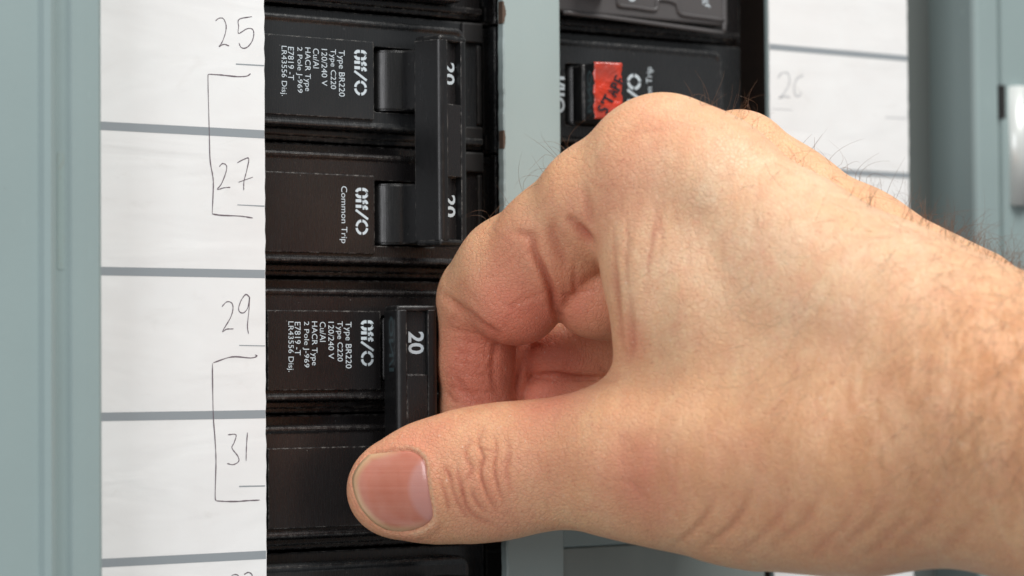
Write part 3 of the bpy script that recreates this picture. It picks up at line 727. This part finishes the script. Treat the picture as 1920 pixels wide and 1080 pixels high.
# edge fold of the web
crease([(1175, 395), (1176, 450), (1172, 500), (1180, 560)], .18, 5, .3)
crease([(1150, 420), (1152, 480), (1160, 540), (1165, 600)], .10, 4, .4)
crease([(1180, 560), (1183, 610), (1181, 655), (1172, 685)], .30, 6, .5)
crease([(1148, 500), (1156, 560), (1162, 620), (1168, 675)], .3, 5, .6)
crease([(1225, 380), (1240, 440), (1235, 500)], .1, 5, .2); crease([(1262, 380), (1275, 430), (1270, 480)], .08, 5, .15)
lump(1205, 690, 40, 55, -1.2, 20); lump(1235, 600, 34, 110, -.7, -5)
# knuckle wrinkles
for k in range(7): crease([(1150+22*k, 238-6*k), (1190+20*k, 250-5*k), (1250+14*k, 246-2*k)], .06, 4, .08)
rk = random.Random(11)
for k in range(20):
    x0 = 1125+16*k+rk.uniform(-7, 7); y0 = rk.uniform(320, 430); L = rk.uniform(60, 190); sl = rk.uniform(-.16, .02)
    crease([(x0, y0), (x0+sl*L*.5+rk.uniform(-3, 3), y0+L*.5), (x0+sl*L, y0+L)], rk.uniform(.012, .032), rk.uniform(3, 5), rk.uniform(.06, .22))
crease([(1232, 385), (1226, 440), (1214, 500), (1205, 560)], .05, 4, .25)
for k in range(26):                                    # crossing lines on the finger skin
    x0, y0 = rk.uniform(845, 990), rk.uniform(420, 620); an = R(rk.choice((-38, 52, 40, -50))+rk.uniform(-14, 14)); L = rk.uniform(25, 60)
    crease([(x0, y0), (x0+L*.5*math.cos(an)+2, y0+L*.5*math.sin(an)), (x0+L*math.cos(an), y0+L*math.sin(an))], rk.uniform(.03, .08), 3, .12)
for k in range(22):
    x0, y0 = rk.uniform(828, 915), rk.uniform(600, 760); an = R(rk.choice((12, 20, 75, -60))+rk.uniform(-12, 12)); L = rk.uniform(20, 60)
    crease([(x0, y0), (x0+L*.5*math.cos(an)+2, y0+L*.5*math.sin(an)), (x0+L*math.cos(an), y0+L*math.sin(an))], rk.uniform(.04, .10), 3, .15)
for k in range(30):                                    # fine lines over the thumb
    x0, y0 = rk.uniform(820, 1150), rk.uniform(790, 990); L = rk.uniform(18, 50); an = R(90+rk.uniform(-25, 25))
    crease([(x0, y0), (x0+L*.5*math.cos(an)+2, y0+L*.5*math.sin(an)), (x0+L*math.cos(an), y0+L*math.sin(an))], rk.uniform(.02, .05), 3, .10)
# wrist and thumb base folds at the lower edge
for x, L, dp, w in ((1300, 0, .42, 7), (1368, -6, .5, 8), (1432, 8, .22, 9), (1500, -12, .26, 10), (1560, 12, .14, 9), (1625, -8, .24, 10), (1668, 10, .16, 9), (1735, -14, .2, 11), (1800, 10, .12, 11)):
    x += 4; crease([(x+40, 915+L), (x+28+L*.3, 955+L), (x-L*.3, 992+L), (x-38, 1024+L), (x-62, 1042)], dp*.6, w*.9, .3)
crease([(1160, 900), (1190, 910), (1210, 940)], .12, 6, .2)
lump(1165, 780, 70, 45, .5, 0)
# nail wall and bed of the thumb
NAIL = [(690, 851), (720, 846), (750, 842), (772, 843), (790, 853), (799, 868), (803, 895), (808, 930), (813, 957), (812, 975), (795, 990), (768, 999), (738, 1000), (712, 990), (690, 972), (672, 948), (661, 918), (660, 893), (672, 870)]
NP = np.array(smooth_poly(NAIL+[NAIL[0]], 6))
def inside_dist(P):
    """signed distance in px to the nail outline, negative inside"""
    m_ = np.where((P[:, 0] > 620) & (P[:, 0] < 860) & (P[:, 1] > 800) & (P[:, 1] < 1045) & (vis > 0))[0]; Q = P[m_]; best = np.full(len(Q), 1e9); cr = np.zeros(len(Q), int)
    for a, b in zip(NP[:-1], NP[1:]):
        ba = b-a; t = np.clip(((Q-a)@ba)/(ba@ba+1e-9), 0, 1); best = np.minimum(best, np.hypot(*(Q-a-t[:, None]*ba).T))
        c = ((a[1] > Q[:, 1]) != (b[1] > Q[:, 1])); x = a[0]+(Q[:, 1]-a[1])/(b[1]-a[1]+1e-12)*ba[0]; cr += c & (Q[:, 0] < x)
    return m_, np.where(cr % 2 == 1, -best, best)
m_, nd = inside_dist(PXV)
prox = np.clip((PXV[m_, 0]-690)/90, 0, 1)
disp[m_] += np.where(nd < 0, -.20, 0)*vis[m_]+(.06+.20*prox)*np.exp(-((nd-8)/9)**2)*vis[m_]
cut = np.zeros(len(hv)); cut[m_] = np.exp(-((nd-3.5)/2.6)**2)*np.clip((PXV[m_, 0]-740)/40, 0, 1)*vis[m_]
# broad blood tone of the skin, by place; in the finger hollow it also paints in shade
def zone(px, py, dep, r):
    q = np.where((np.abs(PXV[:, 0]-px) < 14) & (np.abs(PXV[:, 1]-py) < 14))[0]
    if len(q): dep = hv[q, 2].min()
    return np.exp(-((hv-H(px, py, dep))**2).sum(1)/(r*dep/FPX)**2)
tone = np.zeros(len(hv))
for z in ((880, 650, 0, 105, .75), (950, 480, 0, 95, .55), (905, 560, 0, 60, .3), (1000, 600, 0, 80, .5), (1100, 570, 0, 90, .55), (1190, 870, 0, 95, .45), (790, 820, 0, 80, .45), (1080, 420, 0, 70, .35),
          (1050, 690, 0, 120, .8), (1200, 940, 0, 80, .35), (1220, 230, 0, 80, .25), (905, 920, 0, 75, .35), (690, 900, 0, 110, .55), (1175, 640, 0, 40, .45), (1160, 350, 0, 80, .3), (880, 745, 0, 70, .55), (968, 650, 0, 60, .8), (970, 700, 0, 60, .8), (1010, 880, 0, 90, .25), (1030, 740, 0, 80, .7), (1000, 690, 0, 50, .6),
          (1400, 900, 0, 120, .18), (760, 1005, 0, 60, .3), (930, 1000, 0, 70, .3)):
    tone += z[4]*zone(*z[:4])
tone = np.clip(tone, 0, .9); crz = np.clip(red, 0, 1)
hv2 = hv+N0*disp[:, None]
def cam2world(v): return (CO+v[:, :1]*CR-v[:, 1:2]*CU+v[:, 2:]*CD)*S
def np_mesh(name, v, f, smooth=True):
    me = bpy.data.meshes.new(name); me.vertices.add(len(v)); me.vertices.foreach_set('co', np.asarray(v, np.float32).ravel())
    k = f.shape[1]; me.loops.add(f.size); me.loops.foreach_set('vertex_index', f.astype(np.int32).ravel()); me.polygons.add(len(f))
    me.polygons.foreach_set('loop_start', np.arange(0, f.size, k, dtype=np.int32)); me.polygons.foreach_set('loop_total', np.full(len(f), k, np.int32))
    me.update(calc_edges=True)
    if smooth: me.polygons.foreach_set('use_smooth', np.ones(len(f), bool))
    return me
def skin_mat():
    M = mat('skin', (0.55, 0.33, 0.22), .48, .28); N = NT(M); c = N.coords()
    at = N.n('ShaderNodeAttribute'); at.attribute_name = 'skin'; sep = N.n('ShaderNodeSeparateColor'); N.l(at.outputs['Color'], sep.inputs[0])
    mott = N.ramp(N.noise(c, 130, 6, .68), [(0.36, 0.0), (0.64, 1.0)]); fine = N.ramp(N.noise(c, 420, 3, .6), [(0.35, 0.0), (0.7, 1.0)])
    tanc = N.mix(mott, (0.84, 0.52, 0.295), (0.80, 0.43, 0.23)); pale = N.mix(mott, (0.785, 0.56, 0.365), (0.75, 0.48, 0.285)); base = N.mix(at.outputs['Alpha'], tanc, pale)
    base = N.mix(N.math('MULTIPLY', fine, .36), base, (0.68, 0.32, 0.19))
    # yellowish flecks
    base = N.mix(N.math('MULTIPLY', N.ramp(N.noise(c, 260, 2), [(0.58, 0.0), (0.7, 1.0)]), .30), base, (0.80, 0.52, 0.32))
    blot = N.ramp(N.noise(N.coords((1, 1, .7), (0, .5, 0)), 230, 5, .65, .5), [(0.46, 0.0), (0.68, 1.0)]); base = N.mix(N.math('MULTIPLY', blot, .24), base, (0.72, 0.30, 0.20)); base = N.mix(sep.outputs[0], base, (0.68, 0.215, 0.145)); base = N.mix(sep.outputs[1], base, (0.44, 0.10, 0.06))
    stk = N.ramp(N.noise(N.coords((.8, 1, .35), (0, .9, 0)), 300, 3, .6, .8), [(0.42, 0.10), (0.60, 1.0)]); base = N.mix(N.math('MULTIPLY', sep.outputs[2], stk), base, (0.60, 0.285, 0.13))  # wrist streaks: pores plus hair shadows painted into the colour
    vp = N.n('ShaderNodeTexVoronoi', Scale=850); N.l(c, vp.inputs['Vector'])
    pore = N.math('MULTIPLY', N.ramp(vp.outputs['Distance'], [(0.12, 1.0), (0.3, 0.0)]), N.ramp(N.noise(c, 300, 2), [(0.45, 0.0), (0.6, 1.0)]))
    base = N.mix(N.math('MULTIPLY', pore, .38), base, (0.50, 0.17, 0.10))
    fl = N.ramp(N.noise(N.coords((1, 1.6, .7), (.3, .2, .5)), 1300, 2, .5), [(0.70, 0.0), (0.76, 1.0)])
    base = N.mix(N.math('MULTIPLY', fl, .40), base, (0.88, 0.72, 0.60))
    N.l(base, N.b.inputs['Base Color'])
    N.b.inputs['Subsurface Weight'].default_value = .26; N.b.inputs['Subsurface Radius'].default_value = (1.0, .35, .2); N.b.inputs['Subsurface Scale'].default_value = .0019
    v = N.n('ShaderNodeTexVoronoi', Scale=1500, _feature='DISTANCE_TO_EDGE'); N.l(N.coords((1, .55, 1), (0.2, .4, .6)), v.inputs['Vector'])
    lines = N.ramp(v.outputs['Distance'], [(0.0, 1.0), (0.10, 0.0)]); N.l(N.mix(N.math('MULTIPLY', lines, .13), base, (0.50, 0.17, 0.10)), N.b.inputs['Base Color'])
    h = N.math('MULTIPLY', N.ramp(v.outputs['Distance'], [(0.0, 0.0), (0.12, 1.0)]), .5)
    v2 = N.n('ShaderNodeTexVoronoi', Scale=520, _feature='DISTANCE_TO_EDGE'); N.l(N.coords((1.6, .8, .6), (0.5, .1, .9)), v2.inputs['Vector'])
    h = N.math('ADD', h, N.math('MULTIPLY', N.ramp(v2.outputs['Distance'], [(0.0, 0.0), (0.10, 1.0)]), .28))
    h = N.math('ADD', h, N.math('MULTIPLY', N.noise(c, 900, 3, .6), .8))
    b1 = N.bump(N.noise(c, 420, 4, .6), .30, .00045)
    N.l(N.bump(h, .85, .00014, b1), N.b.inputs['Normal'])
    r = N.math('ADD', N.math('MULTIPLY', fine, .14), .37); N.l(r, N.b.inputs['Roughness'])
    return M
SKIN = skin_mat()
hand = None
me = np_mesh('person', cam2world(hv2), hf)
arr = np.zeros((len(hv), 4), np.float32); arr[:, 0] = tone; arr[:, 1] = crz*.8; arr[:, 3] = np.clip(1.0*zone(1400, 350, 0, 260)+.9*zone(1560, 470, 0, 200)+.25*zone(1280, 500, 0, 130)+.4*zone(1760, 480, 0, 150)+cut, 0, 1); arr[:, 0] *= 1-.8*cut  # alpha: bright light on the back of the hand painted in, plus dry cuticle
arr[:, 2] = np.clip(.75*zone(1900, 650, 430, 150)+.42*zone(1680, 760, 440, 170)+.30*zone(1480, 820, 460, 180)+.3*zone(1250, 900, 480, 130)+.3*zone(1900, 900, 440, 200), 0, .85)
ca = me.color_attributes.new('skin', 'FLOAT_COLOR', 'POINT'); ca.data.foreach_set('color', arr.ravel())
person = link('person', me, SKIN, None, label='bare right hand and hairy wrist reaching in to pinch the lower breaker handle', category='person')

# thumbnail: its own thin curved plate lying in the bed
def nail_mesh():
    c = NP[:-1].mean(0); rings = 16; P_ = [c+(q-c)*k/rings*.985 for k in range(rings, 0, -1) for q in NP[:-1]]+[c]; P_ = np.array(P_); n = len(NP)-1
    # depth of the undisturbed thumb surface under every nail point
    z = np.full(len(P_), 495.)
    for _ in range(60): z += np.clip(sdf(np.stack([(P_[:, 0]-960)*z/FPX, (P_[:, 1]-540)*z/FPX, z], 1)), -1, 1)*.8
    p3 = np.stack([(P_[:, 0]-960)*z/FPX, (P_[:, 1]-540)*z/FPX, z], 1); nn = grad(p3)
    k = np.array([j for j in range(rings, 0, -1) for _ in range(n)]+[0])/rings
    lift = .06-.20*np.clip((k-.92)/.08, 0, 1)*np.clip((P_[:, 0]-680)/60, 0, 1)-.06*k**4+.10*(1-k*k)
    top = p3+nn*lift[:, None]; bot = p3+nn*(lift-.4)[:, None]
    f = []
    for j in range(rings-1):
        for i in range(n): a = j*n+i; b = j*n+(i+1) % n; f.append((a, b, b+n, a+n))
    tri = [((rings-1)*n+i, (rings-1)*n+(i+1) % n, len(P_)-1) for i in range(n)]
    o = len(P_); f2 = [tuple(q+o for q in ff[::-1]) for ff in f]; side = [(i, i+o, (i+1) % n+o, (i+1) % n) for i in range(n)]
    me = bpy.data.meshes.new('thumbnail'); me.from_pydata([tuple(q) for q in cam2world(np.concatenate([top, bot]))], [], f+f2+side+tri+[tuple(q+o for q in t[::-1]) for t in tri]); me.update()
    me.polygons.foreach_set('use_smooth', [True]*len(me.polygons))
    # colour zones by place on the nail: free edge, bed, pale moon
    q = np.concatenate([P_, P_]); kk = np.concatenate([k, k]); a = np.zeros((len(q), 4), np.float32); a[:, 3] = 1
    dl = np.hypot((q[:, 0]-845)/82, (q[:, 1]-915)/78)
    a[:, 0] = np.clip((1.0-dl)*9, 0, 1); edge = np.clip((kk-.80)/.16, 0, 1)*np.clip((755-q[:, 0])/50+np.clip((q[:, 1]-950)/25, 0, 1), 0, 1)
    a[:, 1] = edge; a[:, 2] = np.clip((q[:, 1]-850)/150, 0, 1)
    ca = me.color_attributes.new('nail', 'FLOAT_COLOR', 'POINT'); ca.data.foreach_set('color', a.ravel())
    M = mat('nail', (0.5, 0.25, 0.2), .19, .6); N = NT(M); at = N.n('ShaderNodeAttribute'); at.attribute_name = 'nail'; sep = N.n('ShaderNodeSeparateColor'); N.l(at.outputs['Color'], sep.inputs[0])
    comb = N.n('ShaderNodeCombineXYZ'); N.l(sep.outputs[2], comb.inputs[0]); cc = comb.outputs[0]; base = N.mix(N.ramp(N.noise(cc, 13, 5, .7), [(0.35, 0.0), (0.7, 1.0)]), (0.52, 0.165, 0.105), (0.58, 0.22, 0.15)); mot = N.ramp(N.noise(N.coords(), 260, 3), [(0.35, 0.0), (0.7, 1.0)]); base = N.mix(N.math('MULTIPLY', mot, .35), base, (0.62, 0.27, 0.19))
    base = N.mix(N.math('MULTIPLY', sep.outputs[0], .55), base, (0.60, 0.32, 0.29)); base = N.mix(sep.outputs[1], base, (0.70, 0.46, 0.27))
    N.l(base, N.b.inputs['Base Color']); N.b.inputs['Subsurface Weight'].default_value = .1; N.b.inputs['Subsurface Radius'].default_value = (1, .4, .3); N.b.inputs['Subsurface Scale'].default_value = .001
    N.l(N.bump(N.noise(cc, 45, 3), .25, .00012), N.b.inputs['Normal'])
    link('thumbnail', me, M, person, label='pinkish ridged thumbnail with a pale moon and yellowish free edge')
nail_mesh()

# hair: fine curved tapering strands rooted in the skin
def hairs(name, roots, length, rad, colr, down, seed, curl=.8, label=None):
    rg = np.random.default_rng(seed); V_, F_ = [], []; ns = 6
    for r in roots:
        p = hv2[r].copy(); n = N0[r]; dr = n*.8+np.array(down)*rg.uniform(.4, 1.3)+rg.normal(0, .38, 3); dr /= np.linalg.norm(dr)
        bend = rg.normal(0, curl*1.5, 3)+np.array(down)*.5; L = rg.uniform(*length); st = L/ns; base = len(V_)*0+sum(len(x) for x in V_) if False else None
        pts = []; p = p-n*.2
        for k in range(ns+1):
            pts.append(p.copy()); p = p+dr*st; dr = dr+bend*st*.16; dr -= n*min(0, float(dr@n)+.0)*.9; dr /= np.linalg.norm(dr)
        q = []
        for k, pp in enumerate(pts):
            t = pts[min(k+1, ns)]-pts[max(k-1, 0)]; t /= np.linalg.norm(t)+1e-9; a = np.cross(t, [0.3, .5, .8]); a /= np.linalg.norm(a)+1e-9; b = np.cross(t, a); w = rad*(1-.75*k/ns)
            q += [pp+w*(a*math.cos(x)+b*math.sin(x)) for x in (0, 2.094, 4.189)]
        o = len(V_)*3*(ns+1); V_.append(q)
        for k in range(ns):
            for j in range(3): F_.append((o+k*3+j, o+k*3+(j+1) % 3, o+k*3+3+(j+1) % 3, o+k*3+3+j))
    vv = np.concatenate([np.array(q) for q in V_]); M = bpy.data.materials.get('body_hair') or mat('body_hair', colr, .4, .5)
    o = link(name, np_mesh(name, cam2world(vv), np.array(F_)), M, person, kind='stuff')
    if label: o['label'] = label
rg = np.random.default_rng(3)
def pick(n, cond): c = np.where(cond)[0]; return rg.choice(c, min(n, len(c)), replace=False)
rim = np.abs((N0*view).sum(1)) < .30
front = (hv[:, 2]-near < 6)
x, y = PXV[:, 0], PXV[:, 1]; up = N0[:, 1] < -.2
roots = np.concatenate([pick(36, rim & up & (x > 1280) & (x < 1430) & (y < 290)), pick(19, rim & (x > 905) & (x < 1070) & (y < 440) & (N0[:, 0]+N0[:, 1] < -.5)),
    pick(44, rim & up & (x > 1480) & (x < 1680) & (y < 400)), pick(60, rim & up & (x > 1690) & (x < 1745)), pick(210, rim & up & (x > 1745) & (x < 1960) & (y < 560))])
hairs('hair', roots, (3.0, 9.5), .036, (0.15, 0.075, 0.04), (-.1, -.25, -.1), 5, 1.1)
fr = (facing > .25) & front
r2 = np.concatenate([pick(430, fr & (x > 1620) & (x < 1990) & (y > 430) & (y < 900) & (rg.random(len(x)) < np.clip((x-1600)/300, 0, 1))), pick(60, fr & (x > 1380) & (x < 1700) & (y > 300) & (y < 800)), pick(160, (x > 1990) & (x < 2900))])
hairs('hair', r2, (6, 15), .026, (0.20, 0.095, 0.05), (-.35, .75, -.1), 6, .7)
r3 = pick(20, fr & (x > 1180) & (x < 1500) & (y > 300) & (y < 650)); hairs('hair', r3, (3, 6), .022, (0, 0, 0), (-.1, .8, 0), 8)
